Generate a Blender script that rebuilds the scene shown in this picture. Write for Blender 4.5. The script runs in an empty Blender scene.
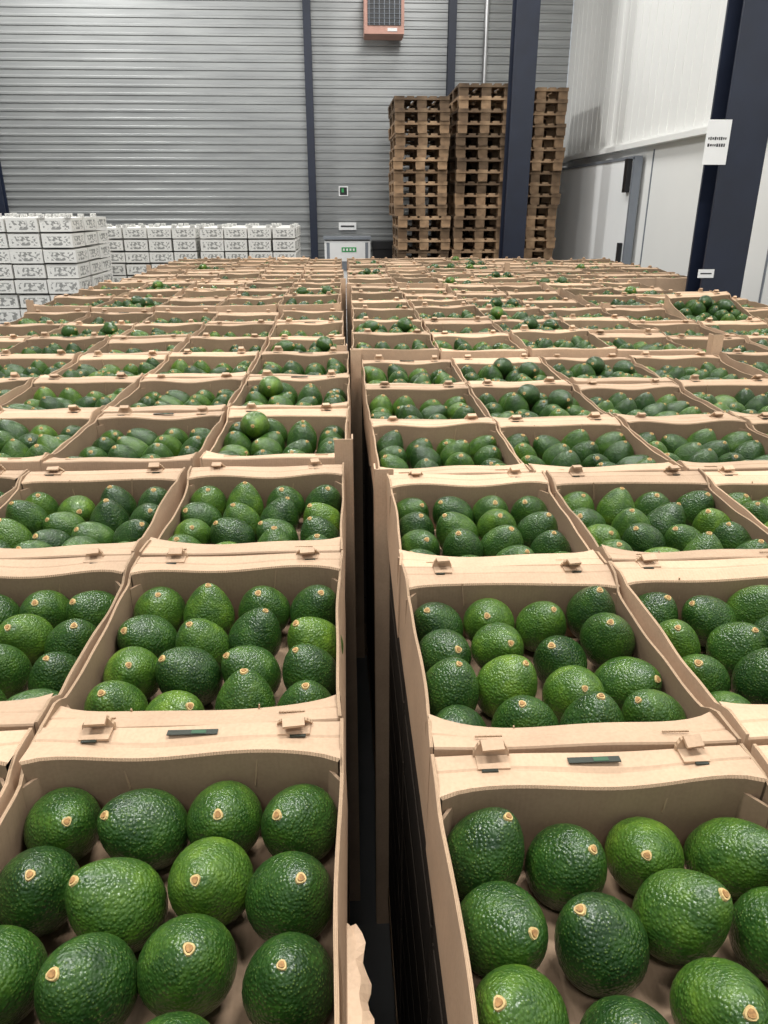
import bpy, math, random
from mathutils import Vector, Matrix, Euler
random.seed(7)
sc=bpy.context.scene
sc.view_settings.view_transform='Standard'
sc.view_settings.look='None'
H=0.47; TOP=1.18; CZ=TOP+H

# ------------------------------------------------------------ materials
def newmat(name):
    m=bpy.data.materials.new(name); m.use_nodes=True
    nt=m.node_tree; b=nt.nodes['Principled BSDF']
    return m,nt,b
def N(nt,t,**k):
    n=nt.nodes.new(t)
    for a,v in k.items():
        if a.startswith('i_'): n.inputs[a[2:].replace('_',' ')].default_value=v
        else: setattr(n,a,v)
    return n
def ramp(nt,fac,stops):
    r=nt.nodes.new('ShaderNodeValToRGB'); e=r.color_ramp.elements
    while len(e)<len(stops): e.new(0.5)
    for i,(p,c) in enumerate(stops):
        e[i].position=p; e[i].color=(c[0],c[1],c[2],1)
    nt.links.new(fac,r.inputs[0]); return r
def simple(name,col,rough=0.5,metal=0.0,noise=0.12,scale=6,bump=0.0):
    m,nt,b=newmat(name)
    tc=N(nt,'ShaderNodeTexCoord'); n=N(nt,'ShaderNodeTexNoise',i_Scale=scale,i_Detail=4.0)
    nt.links.new(tc.outputs['Object'],n.inputs['Vector'])
    lo=[c*(1-noise) for c in col]; hi=[min(1,c*(1+noise)) for c in col]
    r=ramp(nt,n.outputs['Fac'],[(0.3,lo),(0.7,hi)])
    nt.links.new(r.outputs[0],b.inputs['Base Color'])
    b.inputs['Roughness'].default_value=rough; b.inputs['Metallic'].default_value=metal
    if bump:
        bp=N(nt,'ShaderNodeBump',i_Strength=bump,i_Distance=0.002)
        nt.links.new(n.outputs['Fac'],bp.inputs['Height']); nt.links.new(bp.outputs[0],b.inputs['Normal'])
    return m

def cardboard(name,col,edge=False):
    m,nt,b=newmat(name); L=nt.links.new
    tc=N(nt,'ShaderNodeTexCoord'); oi=N(nt,'ShaderNodeObjectInfo')
    n=N(nt,'ShaderNodeTexNoise',i_Scale=9.0,i_Detail=6.0)
    n2=N(nt,'ShaderNodeTexNoise',i_Scale=260.0,i_Detail=3.0)
    L(tc.outputs['Object'],n.inputs['Vector']); L(tc.outputs['Object'],n2.inputs['Vector'])
    r=ramp(nt,n.outputs['Fac'],[(0.3,[c*0.86 for c in col]),(0.7,[c*1.1 for c in col])])
    mx=N(nt,'ShaderNodeMix',data_type='RGBA',blend_type='MULTIPLY'); mx.inputs[0].default_value=0.25
    r2=ramp(nt,n2.outputs['Fac'],[(0.35,(0.7,0.68,0.65)),(0.6,(1,1,1))])
    L(r.outputs[0],mx.inputs[6]); L(r2.outputs[0],mx.inputs[7])
    hs=N(nt,'ShaderNodeHueSaturation')
    mr=N(nt,'ShaderNodeMapRange'); mr.inputs[3].default_value=0.78; mr.inputs[4].default_value=1.1
    L(oi.outputs['Random'],mr.inputs[0]); L(mr.outputs[0],hs.inputs['Value']); L(mx.outputs[2],hs.inputs['Color'])
    L(hs.outputs[0],b.inputs['Base Color'])
    w=N(nt,'ShaderNodeTexWave',wave_type='BANDS',bands_direction='X',i_Scale=70.0 if not edge else 120.0)
    L(tc.outputs['Object'],w.inputs['Vector'])
    bp=N(nt,'ShaderNodeBump',i_Strength=0.08 if not edge else 0.8,i_Distance=0.001)
    ad=N(nt,'ShaderNodeMath',operation='ADD'); L(w.outputs['Fac'],ad.inputs[0]); L(n.outputs['Fac'],ad.inputs[1])
    L(ad.outputs[0],bp.inputs['Height']); L(bp.outputs[0],b.inputs['Normal'])
    b.inputs['Roughness'].default_value=0.7
    b.inputs['Specular IOR Level'].default_value=0.3
    return m
M_CARD=cardboard('cardboard_kraft',(0.52,0.362,0.240))
M_EDGE=cardboard('cardboard_cut_edge',(0.46,0.315,0.20),True)
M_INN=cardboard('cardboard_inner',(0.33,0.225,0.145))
M_LOW=cardboard('cardboard_gap_shade',(0.06,0.045,0.033))  # near-black colour paints the shade of the stack gaps onto the lower boxes
M_DARKP=simple('slot_dark',(0.015,0.02,0.012),0.6)
M_GRNP=simple('slot_green_print',(0.02,0.07,0.03),0.6)

def avocado_mat():
    m,nt,b=newmat('avocado_skin'); L=nt.links.new
    tc=N(nt,'ShaderNodeTexCoord'); at=N(nt,'ShaderNodeAttribute',attribute_name='tint')
    sp=N(nt,'ShaderNodeSeparateColor'); L(at.outputs['Color'],sp.inputs[0])
    n=N(nt,'ShaderNodeTexNoise',i_Scale=36.0,i_Detail=7.0,i_Roughness=0.72); L(tc.outputs['Object'],n.inputs['Vector'])
    v=N(nt,'ShaderNodeTexVoronoi',feature='SMOOTH_F1',i_Scale=360.0); v.inputs['Smoothness'].default_value=0.4; L(tc.outputs['Object'],v.inputs['Vector'])
    v2=N(nt,'ShaderNodeTexVoronoi',feature='F1',i_Scale=360.0); L(tc.outputs['Object'],v2.inputs['Vector'])
    a=N(nt,'ShaderNodeMath',operation='MULTIPLY_ADD'); L(sp.outputs[0],a.inputs[0]); a.inputs[1].default_value=0.34; a.inputs[2].default_value=-0.20
    c=N(nt,'ShaderNodeMath',operation='ADD'); L(n.outputs['Fac'],c.inputs[0]); L(a.outputs[0],c.inputs[1])
    r=ramp(nt,c.outputs[0],[(0.24,(0.010,0.034,0.007)),(0.44,(0.024,0.068,0.010)),(0.62,(0.054,0.118,0.013)),(0.88,(0.15,0.25,0.022))])
    d=ramp(nt,v2.outputs['Distance'],[(0.10,(1,1,1)),(0.32,(0,0,0))])
    mx=N(nt,'ShaderNodeMix',data_type='RGBA',blend_type='MIX')
    dm=N(nt,'ShaderNodeMath',operation='MULTIPLY'); L(d.outputs[0],dm.inputs[0]); dm.inputs[1].default_value=0.5
    L(dm.outputs[0],mx.inputs[0]); L(r.outputs[0],mx.inputs[6]); mx.inputs[7].default_value=(0.17,0.26,0.05,1)
    L(mx.outputs[2],b.inputs['Base Color'])
    bp=N(nt,'ShaderNodeBump',i_Strength=0.85,i_Distance=0.0012); bp.invert=True
    n3=N(nt,'ShaderNodeTexNoise',i_Scale=110.0,i_Detail=2.0); L(tc.outputs['Object'],n3.inputs['Vector'])
    sb=N(nt,'ShaderNodeMath',operation='MULTIPLY_ADD'); L(n3.outputs['Fac'],sb.inputs[0]); sb.inputs[1].default_value=-0.8; L(v.outputs['Distance'],sb.inputs[2])
    L(sb.outputs[0],bp.inputs['Height']); L(bp.outputs[0],b.inputs['Normal'])
    b.inputs['Roughness'].default_value=0.29
    b.inputs['Specular IOR Level'].default_value=0.5
    return m
M_AVO=avocado_mat()
M_STEM=simple('avocado_stem_rim',(0.50,0.36,0.15),0.7,noise=0.3,scale=300)
M_STEM2=simple('avocado_stem_core',(0.30,0.16,0.055),0.8,noise=0.4,scale=400)

def wood_mat():
    m,nt,b=newmat('pallet_wood'); L=nt.links.new
    tc=N(nt,'ShaderNodeTexCoord'); oi=N(nt,'ShaderNodeObjectInfo')
    n=N(nt,'ShaderNodeTexNoise',i_Scale=5.0,i_Detail=6.0); L(tc.outputs['Object'],n.inputs['Vector'])
    r=ramp(nt,n.outputs['Fac'],[(0.3,(0.10,0.06,0.033)),(0.55,(0.25,0.16,0.09)),(0.75,(0.38,0.255,0.15))])
    hs=N(nt,'ShaderNodeHueSaturation'); mr=N(nt,'ShaderNodeMapRange'); mr.inputs[3].default_value=0.5; mr.inputs[4].default_value=1.55
    L(oi.outputs['Random'],mr.inputs[0]); L(mr.outputs[0],hs.inputs['Value']); L(r.outputs[0],hs.inputs['Color'])
    L(hs.outputs[0],b.inputs['Base Color']); b.inputs['Roughness'].default_value=0.8
    return m
M_WOOD=wood_mat()
M_NAVY=simple('navy_painted_steel',(0.010,0.015,0.032),0.42,0.0,0.15)
M_WHITEP=simple('white_coldroom_panel',(0.80,0.80,0.77),0.38,0.0,0.02,1.5)
M_WHITED=simple('white_door_skin',(0.86,0.87,0.86),0.35,0.0,0.02,1.5)
M_GREYT=simple('grey_trim_metal',(0.22,0.24,0.27),0.4,0.3,0.05)
M_BLACK=simple('black_plastic',(0.012,0.012,0.013),0.4)
M_PAPER=simple('white_paper',(0.78,0.78,0.77),0.6,noise=0.03)
M_PINK=simple('heater_casing_paint',(0.50,0.27,0.21),0.5)
M_CONC=simple('concrete_floor',(0.16,0.16,0.155),0.55,0,0.2,2.0,0.2)
M_CEIL=simple('ceiling_sheet',(0.35,0.35,0.35),0.7)
M_STEEL=simple('galvanised_pipe',(0.5,0.5,0.5),0.35,0.8,0.1)
M_GREEN=simple('green_sign_print',(0.03,0.30,0.08),0.5)

def metal_wall():
    m,nt,b=newmat('grey_corrugated_sheet'); L=nt.links.new
    tc=N(nt,'ShaderNodeTexCoord'); mp=N(nt,'ShaderNodeMapping'); mp.inputs['Scale'].default_value=(0.6,1,6)
    L(tc.outputs['Object'],mp.inputs[0])
    n=N(nt,'ShaderNodeTexNoise',i_Scale=2.0,i_Detail=5.0); L(mp.outputs[0],n.inputs['Vector'])
    r=ramp(nt,n.outputs['Fac'],[(0.3,(0.255,0.262,0.26)),(0.7,(0.34,0.348,0.342))])
    L(r.outputs[0],b.inputs['Base Color']); b.inputs['Roughness'].default_value=0.34; b.inputs['Metallic'].default_value=0.4
    return m
M_WALL=metal_wall()

def carton_mat():
    m,nt,b=newmat('white_printed_carton'); L=nt.links.new
    uv=N(nt,'ShaderNodeUVMap'); sx=N(nt,'ShaderNodeSeparateXYZ'); L(uv.outputs[0],sx.inputs[0])
    tc=N(nt,'ShaderNodeTexCoord')
    mp=N(nt,'ShaderNodeMapping'); mp.inputs['Scale'].default_value=(8,5,1); L(uv.outputs[0],mp.inputs[0])
    n=N(nt,'ShaderNodeTexNoise',i_Scale=1.0,i_Detail=3.0)
    ad=N(nt,'ShaderNodeVectorMath',operation='ADD'); L(mp.outputs[0],ad.inputs[0])
    sc2=N(nt,'ShaderNodeVectorMath',operation='SNAP'); sc2.inputs[1].default_value=(0.2,0.2,0.115); L(tc.outputs['Object'],sc2.inputs[0])
    L(sc2.outputs[0],ad.inputs[1]); L(ad.outputs[0],n.inputs['Vector'])
    t=ramp(nt,n.outputs['Fac'],[(0.49,(0,0,0)),(0.53,(1,1,1))])
    def band(o,lo,hi):
        a=N(nt,'ShaderNodeMath',operation='GREATER_THAN'); a.inputs[1].default_value=lo; L(o,a.inputs[0])
        c=N(nt,'ShaderNodeMath',operation='LESS_THAN'); c.inputs[1].default_value=hi; L(o,c.inputs[0])
        d=N(nt,'ShaderNodeMath',operation='MULTIPLY'); L(a.outputs[0],d.inputs[0]); L(c.outputs[0],d.inputs[1]); return d
    bx=band(sx.outputs[0],0.10,0.92); by=band(sx.outputs[1],0.15,0.80)
    mm=N(nt,'ShaderNodeMath',operation='MULTIPLY'); L(bx.outputs[0],mm.inputs[0]); L(by.outputs[0],mm.inputs[1])
    m3=N(nt,'ShaderNodeMath',operation='MULTIPLY'); L(mm.outputs[0],m3.inputs[0]); L(t.outputs[0],m3.inputs[1])
    m4=N(nt,'ShaderNodeMath',operation='MULTIPLY'); L(m3.outputs[0],m4.inputs[0]); m4.inputs[1].default_value=0.7
    mx=N(nt,'ShaderNodeMix',data_type='RGBA'); L(m4.outputs[0],mx.inputs[0])
    mx.inputs[6].default_value=(0.74,0.73,0.69,1); mx.inputs[7].default_value=(0.08,0.085,0.08,1)
    L(mx.outputs[2],b.inputs['Base Color']); b.inputs['Roughness'].default_value=0.6
    return m
M_CARTON=carton_mat()

# ------------------------------------------------------------ mesh builder
class MB:
    def __init__(s): s.v=[];s.f=[];s.m=[];s.sm=[];s.col=[]
    def add(s,vs,fs,mat=0,smooth=False,col=(0,0,0,1)):
        o=len(s.v); s.v+= [tuple(v) for v in vs]; s.col+=[col]*len(vs)
        for i,f in enumerate(fs):
            s.f.append(tuple(o+j for j in f)); s.m.append(mat[i] if isinstance(mat,list) else mat); s.sm.append(smooth)
    def box(s,c,d,mat=0,rot=None,taper=1.0):
        hx,hy,hz=d[0]/2,d[1]/2,d[2]/2
        vs=[]
        for z,t in ((-hz,1),(hz,taper)):
            for x,y in ((-hx,-hy),(hx,-hy),(hx,hy),(-hx,hy)):
                p=Vector((x*t,y,z))
                if rot: p=rot@p
                vs.append(p+Vector(c))
        s.add(vs,[(0,3,2,1),(4,5,6,7),(0,1,5,4),(1,2,6,5),(2,3,7,6),(3,0,4,7)],mat)
    def cyl(s,c,r,h,mat=0,n=16,axis='Z',r2=None):
        r2=r if r2 is None else r2; vs=[]
        for k,(rr,zz) in enumerate(((r,-h/2),(r2,h/2))):
            for i in range(n):
                a=2*math.pi*i/n; p=Vector((rr*math.cos(a),rr*math.sin(a),zz))
                if axis=='X': p=Vector((p.z,p.x,p.y))
                if axis=='Y': p=Vector((p.x,p.z,p.y))
                vs.append(p+Vector(c))
        fs=[(i,(i+1)%n,n+(i+1)%n,n+i) for i in range(n)]+[tuple(range(n-1,-1,-1)),tuple(range(n,2*n))]
        s.add(vs,fs,mat)
    def mesh(s,name,mats,attr=False,uv=False):
        me=bpy.data.meshes.new(name); me.from_pydata(s.v,[],s.f)
        for m in mats: me.materials.append(m)
        me.polygons.foreach_set('material_index',s.m); me.polygons.foreach_set('use_smooth',s.sm)
        if attr:
            a=me.attributes.new('tint','FLOAT_COLOR','POINT')
            a.data.foreach_set('color',[x for c in s.col for x in c])
        if uv:
            l=me.uv_layers.new(name='UVMap')
            for p in me.polygons:
                n=p.normal
                vs=[me.vertices[me.loops[i].vertex_index].co for i in p.loop_indices]
                if abs(n.z)>0.7: a,b_=0,1
                elif abs(n.x)>abs(n.y): a,b_=1,2
                else: a,b_=0,2
                mn=[min(q[k] for q in vs) for k in range(3)]; mxx=[max(q[k] for q in vs) for k in range(3)]
                for i,q in zip(p.loop_indices,vs):
                    u=(q[a]-mn[a])/max(1e-5,mxx[a]-mn[a]); w=(q[b_]-mn[b_])/max(1e-5,mxx[b_]-mn[b_])
                    if abs(n.z)>0.7: w=0.05
                    l.data[i].uv=(u,w)
        me.update(); return me
def obj(name,me,loc=(0,0,0),rot=(0,0,0),parent=None,scale=(1,1,1)):
    o=bpy.data.objects.new(name,me); o.location=loc; o.rotation_euler=rot; o.scale=scale
    sc.collection.objects.link(o)
    if parent: o.parent=parent
    return o
def empty(name,loc=(0,0,0)):
    o=bpy.data.objects.new(name,None); o.location=loc; o.empty_display_size=0.2; sc.collection.objects.link(o); return o

# ------------------------------------------------------------ cardboard box
BW,BD,BH=0.297,0.380,0.115
def make_box(seed,slot):
    R=random.Random(seed); b=MB(); T=0.0032
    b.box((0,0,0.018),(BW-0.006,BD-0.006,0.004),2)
    for sgn in (-1,1):
        n=30; bow=R.uniform(0.000,0.010); dip=R.uniform(0.006,0.018); ph=R.uniform(0,6)
        vs=[];fs=[];ms=[]
        for i in range(n+1):
            t=i/n; y=(t-0.5)*(BD-0.001)
            e=min(t,1-t)
            k=min(1,max(0,(e-0.10)/0.08)); k=k*k*(3-2*k)
            z=BH+0.003-dip*k+0.0018*math.sin(9*t+ph)+0.0008*math.sin(23*t+2*ph)
            xo=sgn*(BW/2-0.0005-bow*math.sin(math.pi*t)*0.9-0.0010*(1+math.sin(11*t+ph)))
            xi=xo-sgn*T
            vs+=[(sgn*(BW/2-0.0005),y,0),(xo,y,z),(xi,y,z),(sgn*(BW/2-0.006),y,0.004)]
        for i in range(n):
            o=4*i
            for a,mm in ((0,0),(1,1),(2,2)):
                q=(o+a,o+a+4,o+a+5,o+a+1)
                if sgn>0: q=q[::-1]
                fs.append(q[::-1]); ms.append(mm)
        fs.append((0,1,2,3)); fs.append((4*n+3,4*n+2,4*n+1,4*n)); ms+=[0,0]
        b.add(vs,fs,ms)
    for sgn in (-1,1):
        LW=R.uniform(0.038,0.047); n=20; ph=R.uniform(0,6); am=R.uniform(0.0006,0.0030); sl=R.uniform(-0.007,0.004); sag=R.uniform(-0.001,0.007)
        sk=R.uniform(-0.004,0.004)
        W=BW-2*T-0.003
        prof=[(0,0),(0,BH-0.002),(0.0012,BH),(LW*0.45,BH-0.0002),(LW*0.5,BH-0.0016),(LW*0.55,BH-0.0002),(LW-0.0015,BH-0.001+sl),(LW,BH-0.0035+sl),(LW-0.003,BH*0.6),(LW-0.010,0.004)]
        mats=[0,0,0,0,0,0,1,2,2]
        vs=[];fs=[];ms=[]; K=len(prof)
        for i in range(n+1):
            t=i/n
            cr=math.exp(-min(t,1-t)*14)
            for j,(py,pz) in enumerate(prof):
                x=(t-0.5)*W
                if j>=7: x*=0.985
                wz=(am*math.sin(9.0*t+ph)-sag*math.sin(math.pi*t)*(0.5 if j<5 else 1))*(1 if j in(3,4,5,6,7) else (0.4 if j in (1,2) else 0))
                wy=(0.0018*math.sin(5*t+ph)+0.012*cr+sk*(t-0.5))*(1 if j in (6,7,8,9) else 0)
                vs.append((x, sgn*(BD/2-0.0005-py-wy), pz+wz))
        for i in range(n):
            for j in range(K-1):
                a=i*K+j; q=(a,a+1,a+K+1,a+K)
                if sgn<0: q=q[::-1]
                fs.append(q[::-1]); ms.append(mats[j])
        b.add(vs,fs,ms)
        for sx in (-1,1):
            rot=Euler((0,0,math.radians(35)*sx*sgn)).to_matrix()
            b.box((sx*(BW/2-0.012),sgn*(BD/2-LW-0.012),BH*0.44),(0.003,0.026,BH*0.84),2,rot)
        for sx in (-1,1):
            b.box((sx*R.uniform(0.05,0.07),sgn*(BD/2-LW+0.0016),BH*0.80),(0.0014,0.002,BH*0.30),1,Euler((0,0.12*sx,0)).to_matrix())
    yb=BD/2-0.003
    for sx in (-1,1):
        x0=sx*0.094+R.uniform(-0.006,0.006); tw=R.uniform(0.025,0.034)
        hgt=R.uniform(0.010,0.018); la=R.uniform(-0.15,0.7)
        prof=[(-tw/2,0),(-tw/2,hgt*0.35),(-tw*0.36,hgt*0.85),(-tw*0.28,hgt),(tw*0.28,hgt),(tw*0.36,hgt*0.85),(tw/2,hgt*0.35),(tw/2,0)]
        vs=[];k=len(prof)
        for yy in (-0.002,0.002):
            for (px,pz) in prof: vs.append((x0+px,yb+yy-math.sin(la)*pz,BH-0.001+pz*math.cos(la)))
        fs=[tuple(range(k)),tuple(range(2*k-1,k-1,-1))]+[(i,i+k,(i+1)%k+k,(i+1)%k) for i in range(k)]
        b.add(vs,fs,[0,0]+[1]*k)
        b.box((x0,yb-0.006-math.sin(la)*hgt,BH+hgt*0.93*math.cos(la)),(tw*0.62,0.011,0.0028),0,Euler((0.25+R.uniform(-.2,.3),0,R.uniform(-.2,.2))).to_matrix())
        b.box((x0,yb-0.010,BH+0.0004),(tw*0.9,0.016,0.0022),0,Euler((0.06,0,0)).to_matrix())
        b.box((x0+0.004*sx,yb-0.0195,BH-0.0002),(tw*0.45,0.003,0.0012),3)
        b.box((x0,-BD/2+0.016,BH-0.0006),(0.026,0.0016,0.0014),1)
    if slot:
        b.box((R.uniform(-0.02,0.02),yb-0.010,BH-0.0002),(0.048,0.007,0.0010),3)
        b.box((0.008,yb-0.010,BH+0.0004),(0.014,0.005,0.0006),4)
    return b.mesh('cardboard_box_v%d'%seed,[M_CARD,M_EDGE,M_INN,M_DARKP,M_GRNP])
BOXES=[make_box(i,i in (0,4)) for i in range(12)]

# ------------------------------------------------------------ avocados
FL=0.020
def add_avo(b,loc,stemdir,r,ln,R):
    nu,nv=30,22
    d=Vector(stemdir).normalized(); q=Vector((0,0,1)).rotation_difference(d).to_matrix()@Euler((0,0,R.uniform(0,6.28))).to_matrix()
    tint=(R.random()**1.4,R.random(),0,1); neck=R.uniform(0.18,0.34); asy=R.uniform(-0.04,0.04)
    l1,l2,ph=R.uniform(0.0,0.03),R.uniform(0.0,0.02),R.uniform(0,6)
    vs=[];fs=[]
    def P(t,a):
        c=math.cos(t); s_=math.sin(t)
        rr=r*(s_**0.95 if s_>0 else 0)*(1.03-neck*max(0,c+0.15)**1.3+0.02*min(0,c))
        rr*=1+l1*math.cos(2*a+ph)+l2*math.sin(3*a+ph*2)*s_
        z=ln*c
        if c>0.97: z-=0.0012*(c-0.97)/0.03
        return q@Vector((rr*math.cos(a)+asy*ln*(c*c),rr*math.sin(a),z))+Vector(loc)
    vs.append(P(0,0))
    for i in range(1,nv):
        for j in range(nu): vs.append(P(math.pi*i/nv,2*math.pi*j/nu))
    vs.append(P(math.pi,0))
    for j in range(nu): fs.append((0,1+j,1+(j+1)%nu))
    for i in range(nv-2):
        for j in range(nu):
            a=1+i*nu+j; c=1+i*nu+(j+1)%nu; fs.append((a,a+nu,c+nu,c))
    e=len(vs)-1
    for j in range(nu): fs.append((e,1+(nv-2)*nu+(j+1)%nu,1+(nv-2)*nu+j))
    b.add(vs,fs,0,True,tint)
    top=P(0,0)
    n=12; rr=R.uniform(0.0038,0.0050)
    for (r1,r2,z0,z1,mt) in ((rr*1.1,rr*0.9,-0.002,0.0018,1),(rr*0.66,rr*0.55,0.0012,0.0028,2)):
        vs=[]
        for (ra,zz) in ((r1,z0),(r2,z1)):
            for i in range(n):
                a=2*math.pi*i/n; w=1+0.10*math.sin(3*a+ph)
                vs.append(q@Vector((ra*w*math.cos(a),ra*w*math.sin(a)*0.92,zz))+top)
        fs=[(i,(i+1)%n,n+(i+1)%n,n+i) for i in range(n)]+[tuple(range(n,2*n))]
        b.add(vs,fs,mt,False,tint)
def make_fill(seed,heap=0,messy=0.0):
    R=random.Random(100+seed); b=MB()
    xs=[-0.1065,-0.0355,0.0355,0.1065]; ys=[-0.108,-0.034,0.040,0.112]
    for jy,y in enumerate(ys):
        for jx,x in enumerate(xs):
            r=R.uniform(0.0325,0.0352); ln=R.uniform(0.042,0.049)
            tilt=math.radians(R.gauss(33,11)); az=R.gauss(0,0.6)
            d=Vector((math.sin(az)*math.sin(tilt),-math.cos(az)*math.sin(tilt),math.cos(tilt)))
            hz=math.sqrt((ln*d.z)**2+(r*r)*(1-d.z**2))
            yy=y+(0.009 if (jx+seed)%2 else -0.007)+R.uniform(-0.004,0.004)
            yy=max(-0.113,min(yy,0.117))
            z=hz+FL+R.uniform(-0.001,0.004+messy*0.010)
            add_avo(b,(x+R.uniform(-0.003,0.003),yy,z),d,r,ln,R)
    used=[]
    for k in range(heap):
        for _ in range(30):
            i=R.randrange(3); j=R.randrange(1,3)
            if all((i,j)!=u and abs(i-u[0])+abs(j-u[1])>1 for u in used): break
        else: continue
        used.append((i,j))
        x=(xs[i]+xs[i+1])/2; y=(ys[j]+ys[j+1])/2
        a=R.uniform(-1.2,1.2); d=Vector((math.sin(a),-math.cos(a),R.uniform(0.1,0.5)))
        add_avo(b,(x,y,0.106),d,R.uniform(0.031,0.034),R.uniform(0.040,0.045),R)
    return b.mesh('avocado_fill_v%d'%seed,[M_AVO,M_STEM,M_STEM2],attr=True)
FILLS=[make_fill(i,0,(i%3)*0.5) for i in range(10)]+[make_fill(20,1,1),make_fill(21,2,1),make_fill(22,2,1)]
NF=10

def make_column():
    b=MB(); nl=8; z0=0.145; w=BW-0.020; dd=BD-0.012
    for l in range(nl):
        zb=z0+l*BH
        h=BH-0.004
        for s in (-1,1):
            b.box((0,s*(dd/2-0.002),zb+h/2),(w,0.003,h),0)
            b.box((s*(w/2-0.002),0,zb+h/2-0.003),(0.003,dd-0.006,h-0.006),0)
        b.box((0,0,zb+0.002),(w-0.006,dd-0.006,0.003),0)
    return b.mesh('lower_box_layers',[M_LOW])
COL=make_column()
Z0=0.145+8*BH

def pallet_mesh(W,D,name):
    b=MB()
    n=5 if W<1.3 else 8
    bw=min(0.145,W/3.2)
    for i in range(n):
        wbd=bw if i%2==0 else bw*0.69
        x=-W/2+bw/2+(W-bw)*i/(n-1)
        b.box((x,0,0.133),(wbd if W>0.5 else W/n*0.9,D,0.022),0)
    for y in (-D/2+0.0725,0,D/2-0.0725):
        b.box((0,y,0.111),(W,0.145,0.022),0)
        for x in (-W/2+bw/2,0,W/2-bw/2): b.box((x,y,0.061),(bw*0.95,0.12,0.078),0)
    for x in (-W/2+bw/2,0,W/2-bw/2): b.box((x,0,0.011),(bw*0.9,D,0.022),0)
    return b.mesh(name,[M_WOOD])

def corner_board(parent,x,y,sx,sy,h):
    b=MB(); L=0.035
    b.box((sx*-L/2,0,h/2),(L,0.003,h),0); b.box((0,sy*-L/2,h/2),(0.003,L,h),0)
    obj('corner_board',b.mesh('corner_board',[M_CARD]),(x,y,0),parent=parent)

PW,PD=0.300,0.385
def block(x0,dirn,y0,c0,c1,r0,r1,zs=1.0,heap=0.12,posts=(),tilted=(),rz=0.0):
    cols=c1-c0; rows=r1-r0
    xa=x0+dirn*c0*PW; ya=y0+r0*PD
    cx=xa+dirn*cols*PW/2; cy=ya+rows*PD/2
    e=empty('avocado_box_pallet',(cx,cy,0)); e.scale=(1,1,zs); e.rotation_euler=(0,0,rz)
    obj('wooden_base',pallet_mesh(cols*PW-0.02,rows*PD-0.02,'base_pallet'),(0,0,0),parent=e)
    far=min(1,max(0,(ya-0.8)/2.0))
    for c in range(cols):
        for r in range(rows):
            lx=(xa+dirn*(c+0.5)*PW)-cx; ly=(ya+(r+0.5)*PD)-cy
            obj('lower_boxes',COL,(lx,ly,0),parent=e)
            if (c+c0,r+r0) in tilted:
                rot=(math.radians(13),math.radians(-3),math.radians(-2))
                obj('cardboard_box',BOXES[1],(lx,ly,Z0+0.048),rot,parent=e); obj('avocados',FILLS[NF+2],(lx,ly,Z0+0.052),rot,parent=e)
                continue
            jx,jy=random.uniform(-0.003,0.003),random.uniform(-0.006,0.006)
            jz=random.uniform(0.0005,0.004+0.012*far)
            rr=random.uniform(-0.013,0.013)*(1+far); rxx=random.uniform(-0.010,0.014)*(1+far); ry=random.uniform(-0.010,0.010)*(1+far)
            obj('cardboard_box',random.choice(BOXES),(lx+jx,ly+jy,Z0+jz),(rxx,ry,rr),parent=e)
            hp=random.random()<heap
            f=random.choice(FILLS[NF:]) if hp else random.choice(FILLS[:NF])
            obj('avocados',f,(lx+jx,ly+jy,Z0+jz-(0 if hp else far*random.uniform(0.006,0.018))),(rxx,ry,rr),parent=e)
    for (px,py,sx,sy,hh) in posts:
        corner_board(e,px-cx,py-cy,sx,sy,(TOP+hh)/zs)
    return e
LX=[-0.006,0.010,-0.004,-0.020,0.0,-0.018]
RX=[0.066,0.050,0.024,0.034,0.020,0.032]
LZ=[1.0,1.006,0.990,1.009,0.996,1.006]; RZ=[1.0,0.994,1.009,0.994,1.004,1.008]
RR=[0,0.008,-0.010,0.009,-0.008,0.010]
for k in range(6):
    y0=0.228+1.185*k; posts=[]
    if k>=1: posts=[(LX[k]+0.003,y0-0.004,1,-1,random.uniform(0.015,0.055))]
    if k>=2: posts.append((LX[k]-1.5,y0-0.004,-1,-1,random.uniform(0.02,0.06)))
    block(LX[k],-1,y0,0,5,0,3,LZ[k],0.0 if k==0 else 0.10,posts,rz=-RR[k]*0.8)
    y0=0.168+1.175*k
    posts=[(RX[k]-0.003,y0-0.004,-1,-1,random.uniform(0.01,0.05))] if k>=1 else []
    block(RX[k],1,y0,0,4,0,3,RZ[k],0.03 if k==0 else 0.16,posts,rz=RR[k]*0.8)
    posts=[(RX[k]+4*PW+0.016,y0-0.004,-1,-1,random.uniform(0.02,0.07))] if k>=2 else []
    if k<3:   block(RX[k]+0.012,1,y0,4,7,0,3,RZ[5-k],0.16,posts,tilted=[(5,2)] if k==2 else [],rz=-RR[k]*0.6)
    elif k==3:
        block(RX[k]+0.012,1,y0,4,6,0,3,RZ[5-k],0.16,posts); block(RX[k]+0.012,1,y0,6,7,0,2,1.0,0.16)
    elif k==4:
        block(RX[k]+0.012,1,y0,4,6,0,3,RZ[5-k],0.16,posts); block(RX[k]+0.012,1,y0,6,8,1,3,1.0,0.16)
    else: block(RX[k]+0.012,1,y0,4,8,0,3,RZ[5-k],0.16,posts)

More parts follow.
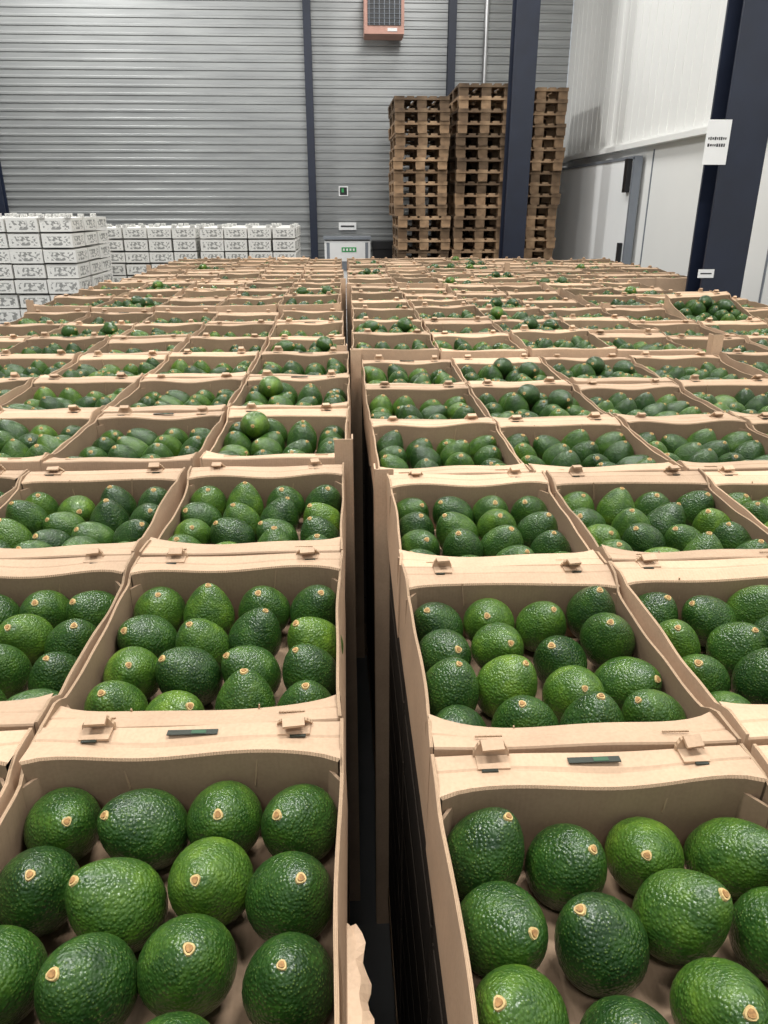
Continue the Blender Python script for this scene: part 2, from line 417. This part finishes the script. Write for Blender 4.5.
# torn corrugated corner flap at the front-left box
b=MB(); n=16; vs=[];fs=[]
for i in range(n+1):
    t=i/n; y=-0.055+0.105*t
    w=0.008+0.009*math.sin(2.9*t+0.2)+0.0022*math.sin(23*t)
    for (dx,dz) in ((0,0),(w*0.5,0.003*math.sin(5*t)),(w,-0.004+0.004*math.sin(8*t))):
        vs.append((dx,y,dz))
    for (dx,dz) in ((w,-0.009+0.004*math.sin(8*t)),(w*0.5,-0.005+0.003*math.sin(5*t)),(0,-0.005)):
        vs.append((dx,y,dz))
for i in range(n):
    for j in range(6):
        a=i*6+j; c=i*6+(j+1)%6; fs.append((a,c,c+6,a+6))
fs.append((5,4,3,2,1,0)); fs.append(tuple(n*6+j for j in range(6)))
b.add(vs,fs,[1 if (k%6) in (2,) else 0 for k in range(len(fs))])
obj('torn_cardboard_flap',b.mesh('torn_flap',[M_CARD,M_EDGE]),(LX[0]-0.001,0.340,TOP-0.010),(0,0.2,0))

# ------------------------------------------------------------ room
YB=11.5; XR=3.07; XL=-7.0; ZC=6.6; YF=-4.0
b=MB(); b.box(((XL+XR)/2,(YB+YF)/2,-0.05),(XR-XL,YB-YF,0.1),0); obj('floor',b.mesh('floor',[M_CONC]))
b=MB(); b.box(((XL+XR)/2,(YB+YF)/2,ZC+0.05),(XR-XL,YB-YF,0.1),0); obj('ceiling',b.mesh('ceiling',[M_CEIL]))
b=MB(); prof=[]; z=0; p=0.098
while z<ZC-0.01:
    prof+=[(z,0),(z+p*0.58,0),(z+p*0.68,0.010),(z+p*0.90,0.010)]; z+=p
prof.append((ZC,0)); vs=[];fs=[]
for (zz,dd) in prof: vs+=[(XL,YB-dd,min(zz,ZC)),(XR,YB-dd,min(zz,ZC))]
for i in range(len(prof)-1): fs.append((2*i,2*i+1,2*i+3,2*i+2))
b.add(vs,fs,0); b.box(((XL+XR)/2,YB+0.06,ZC/2),(XR-XL,0.1,ZC),0)
obj('wall_back',b.mesh('wall_back',[M_WALL]))
b=MB(); b.box((XL-0.05,(YB+YF)/2,ZC/2),(0.1,YB-YF,ZC),0); obj('wall_left',b.mesh('wall_left',[M_WALL]))
b=MB(); b.box((XR+0.06,(YB+YF)/2,ZC/2),(0.1,YB-YF,ZC),0)
y=YF
while y<YB-0.15:
    b.box((XR+0.009,y+0.1,(2.28+ZC)/2),(0.005,0.18,ZC-2.28),0); y+=0.2
for y in (2.0,3.2,4.4,5.6,6.85,8.05): b.box((XR+0.007,y,1.08),(0.010,0.02,2.16),1)
obj('wall_right',b.mesh('wall_right',[M_WHITEP,M_GREYT]))
b=MB(); b.box((XR-0.03,(YB+YF)/2,2.22),(0.09,YB-YF,0.05),0); b.box((XR-0.005,(YB+YF)/2,2.26),(0.03,YB-YF,0.03),0); obj('trim_1',b.mesh('trim_1',[M_WHITEP]))
e=empty('door_1',(XR,9.8,0))
b=MB(); b.box((-0.06,0,1.06),(0.07,3.0,2.06),0); b.box((-0.062,-1.52,1.06),(0.085,0.045,2.08),1); b.box((-0.062,0,2.10),(0.085,3.08,0.03),1)
b.box((-0.12,-1.42,1.93),(0.05,0.09,0.32),2); b.box((-0.12,-1.42,1.1),(0.04,0.05,0.35),2)
obj('door_leaf',b.mesh('door_leaf',[M_WHITED,M_GREYT,M_BLACK]),parent=e)
def hbeam(name,x,y,w,d,h):
    b=MB(); t=0.02
    b.box((x,y+t/2,h/2),(w,t,h)); b.box((x,y+d-t/2,h/2),(w,t,h)); b.box((x,y+d/2,h/2),(0.014,d-2*t,h))
    if w>0.2:
        b.box((x,y+d/2,0.012),(w+0.08,d+0.08,0.024))
        for sx in (-1,1):
            for sy in (0,1): b.cyl((x+sx*(w/2+0.02),y+sy*d,0.035),0.012,0.03)
    return obj(name,b.mesh(name,[M_NAVY]))
hbeam('steel_column',2.335,4.72,0.26,0.22,ZC)
hbeam('steel_column',1.975,9.15,0.25,0.24,ZC)
hbeam('steel_wall_post',-0.42,YB-0.15,0.10,0.135,ZC)
hbeam('steel_wall_post',1.47,YB-0.15,0.10,0.135,ZC)
hbeam('steel_wall_post',-4.70,YB-0.15,0.13,0.135,ZC)
b=MB(); b.cyl((1.92,YB-0.08,ZC/2),0.03,ZC)
for z in (1.5,3,4.5): b.box((1.92,YB-0.045,z),(0.1,0.06,0.03))
obj('wall_pipe',b.mesh('wall_pipe',[M_STEEL]))
b=MB(); b.box((0,0,0),(0.14,0.002,0.235),0)
R=random.Random(3)
for j in range(2):
    x=-0.055
    while x<0.05:
        w=R.uniform(0.006,0.012); b.box((x+w/2,-0.0013,0.02-j*0.035),(w,0.0008,R.choice((0.012,0.017))),1); x+=w+0.004
obj('paper_sign',b.mesh('paper_sign',[M_PAPER,M_BLACK]),(2.165,4.715,1.985))
b=MB(); b.box((0,0,0),(0.10,0.002,0.05),0); b.box((0,-0.0013,0),(0.07,0.0008,0.008),1)
obj('paper_label',b.mesh('paper_label',[M_PAPER,M_BLACK]),(2.22,4.715,1.26))

e=empty('unit_heater',(0.56,YB-0.32,3.90))
b=MB(); b.box((0,0,0),(0.50,0.40,0.52),0)
b.box((0,-0.203,0.03),(0.42,0.012,0.40),1)
for i in range(8): b.box((0,-0.212,-0.145+i*0.05),(0.42,0.012,0.006),2,Euler((0.5,0,0)).to_matrix())
for i in range(7): b.box((-0.19+i*0.0633,-0.216,0.03),(0.006,0.008,0.40),2)
b.box((0.1,-0.204,-0.215),(0.12,0.008,0.035),3)
for sx in (-1,1): b.box((sx*0.2,0.15,0.5),(0.03,0.03,0.5),2); b.box((sx*0.2,0.24,0.0),(0.03,0.1,0.03),2)
obj('casing',b.mesh('casing',[M_PINK,M_BLACK,M_GREYT,M_PAPER]),parent=e)
b=MB(); b.box((0,0,0),(0.13,0.006,0.13),0); b.box((0,-0.004,0.0),(0.10,0.003,0.10),1); b.box((-0.01,-0.006,0.01),(0.03,0.003,0.05),2)
obj('exit_sign',b.mesh('exit_sign',[M_PAPER,M_BLACK,M_GREEN]),(0.01,YB-0.016,1.83))
b=MB(); b.box((0,0,0),(0.25,0.03,0.10),0); b.box((0,-0.017,0),(0.19,0.004,0.02),1)
obj('wall_label_holder',b.mesh('wall_label_holder',[M_PAPER,M_BLACK]),(0.06,YB-0.028,1.37))
b=MB(); b.box((0,0,0.60),(0.62,0.45,1.20),0); b.box((0,0,1.235),(0.65,0.49,0.03),1); b.box((0,-0.229,1.0),(0.56,0.01,0.36),1)
b.box((0,-0.236,1.06),(0.48,0.006,0.24),0); b.box((0.02,-0.240,1.09),(0.20,0.004,0.06),2)
for i in range(4): b.box((-0.05+i*0.045,-0.243,1.09),(0.025,0.003,0.03),0)
for z in (0.3,0.6): b.box((0,-0.228,z),(0.6,0.006,0.01),1)
obj('white_storage_cabinet',b.mesh('white_storage_cabinet',[M_PAPER,M_GREYT,M_GREEN]),(0.05,11.0,0))
b=MB(); b.box((0,0,0.55),(0.27,0.35,1.08),0,taper=1.08); b.box((0,0,1.14),(0.31,0.40,0.10),0); b.cyl((0,0.16,0.08),0.07,0.30,0,16,'X')
obj('black_waste_bin',b.mesh('black_waste_bin',[M_BLACK]),(0.55,11.12,0))

PM=pallet_mesh(0.8,1.2,'wooden_pallet')
def pstack(x,y,n,seed,brk=0):
    R=random.Random(seed); e=empty('wooden_pallet_stack',(x,y,0)); drift=0
    for i in range(n):
        sh=0.03 if i<brk else -0.02
        if R.random()<0.25: drift=R.uniform(-0.02,0.02)
        obj('pallet',PM,(R.uniform(-0.012,0.012)+drift+(sh if brk else 0),R.uniform(-0.03,0.03),i*0.1272),(0,0,R.uniform(-0.014,0.014)),parent=e,scale=(0.79,0.95,0.88))
pstack(0.95,10.2,22,1,12); pstack(1.65,10.2,23,2); pstack(2.34,10.45,23,3)

def cartons(x0,x1,y0,y1,z1,seed,cw=0.20,ch=0.118):
    R=random.Random(seed); b=MB(); nx=int((x1-x0)/cw); ny=max(2,int((y1-y0)/0.3)); nz=int((z1-0.145)/ch)
    cx,cy=(x0+x1)/2,(y0+y1)/2; dy=(y1-y0)/ny; dx=(x1-x0)/nx
    for k in range(nz):
        for i in range(nx):
            for j in range(ny):
                if 0<i<nx-1 and 0<j<ny-1 and k<nz-1: continue
                b.box((-(x1-x0)/2+(i+.5)*dx+R.uniform(-.004,.004),-(y1-y0)/2+(j+.5)*dy+R.uniform(-.014,.014),0.146+(k+.5)*ch),(dx-R.uniform(.008,.024),dy-.034,ch-R.uniform(.008,.022)),0)
                if k==nz-1 and R.random()<0.85:
                    for s in (-1,1): b.box((-(x1-x0)/2+(i+.5)*dx+s*(dx/2-.03),-(y1-y0)/2+(j+.5)*dy-dy/2+.03,0.146+nz*ch+0.006),(0.045,0.03,0.030),0)
    e=empty('white_carton_pallet',(cx,cy,0))
    obj('cartons',b.mesh('cartons',[M_CARTON],uv=True),parent=e)
    obj('wooden_base',pallet_mesh(x1-x0,y1-y0,'carton_base'),parent=e)
cartons(-1.47,-0.49,8.2,9.2,1.49,1); cartons(-2.50,-1.51,8.25,9.25,1.50,2)
cartons(-2.95,-2.16,6.5,7.5,1.58,3); cartons(-3.80,-3.00,6.9,7.9,1.58,4); cartons(-4.75,-3.9,6.6,7.6,1.58,5)
cartons(-3.6,-2.6,8.3,9.3,1.52,6); cartons(-4.65,-3.66,8.3,9.3,1.52,7)

# ------------------------------------------------------------ lighting
def area(name,loc,sx,sy,pw,rot=(0,0,0),col=(1,0.99,0.97)):
    l=bpy.data.lights.new(name,'AREA'); l.shape='RECTANGLE'; l.size=sx; l.size_y=sy; l.energy=pw; l.color=col
    o=bpy.data.objects.new(name,l); o.location=loc; o.rotation_euler=rot; sc.collection.objects.link(o); return o
for (x,y,p) in ((-3.4,9.9,270),(0.9,8.6,115),(-2.6,4.2,120),(1.2,4.6,150),(-1.6,0.8,170),(1.3,0.9,170),(-0.6,-2.4,100)):
    area('ceiling_light',(x,y,5.6),1.3,0.25,p)
w=bpy.data.worlds.new('world'); sc.world=w; w.use_nodes=True
bg=w.node_tree.nodes['Background']; bg.inputs[0].default_value=(0.88,0.94,1,1); bg.inputs[1].default_value=0.6

cd=bpy.data.cameras.new('camera'); cam=bpy.data.objects.new('camera',cd); sc.collection.objects.link(cam)
cd.sensor_fit='VERTICAL'; cd.sensor_height=24; cd.lens=24*750/1024; cd.clip_start=0.02
cam.location=(0,0,CZ); cam.rotation_euler=(math.radians(90-22.26),0,math.radians(-2.9))
sc.camera=cam
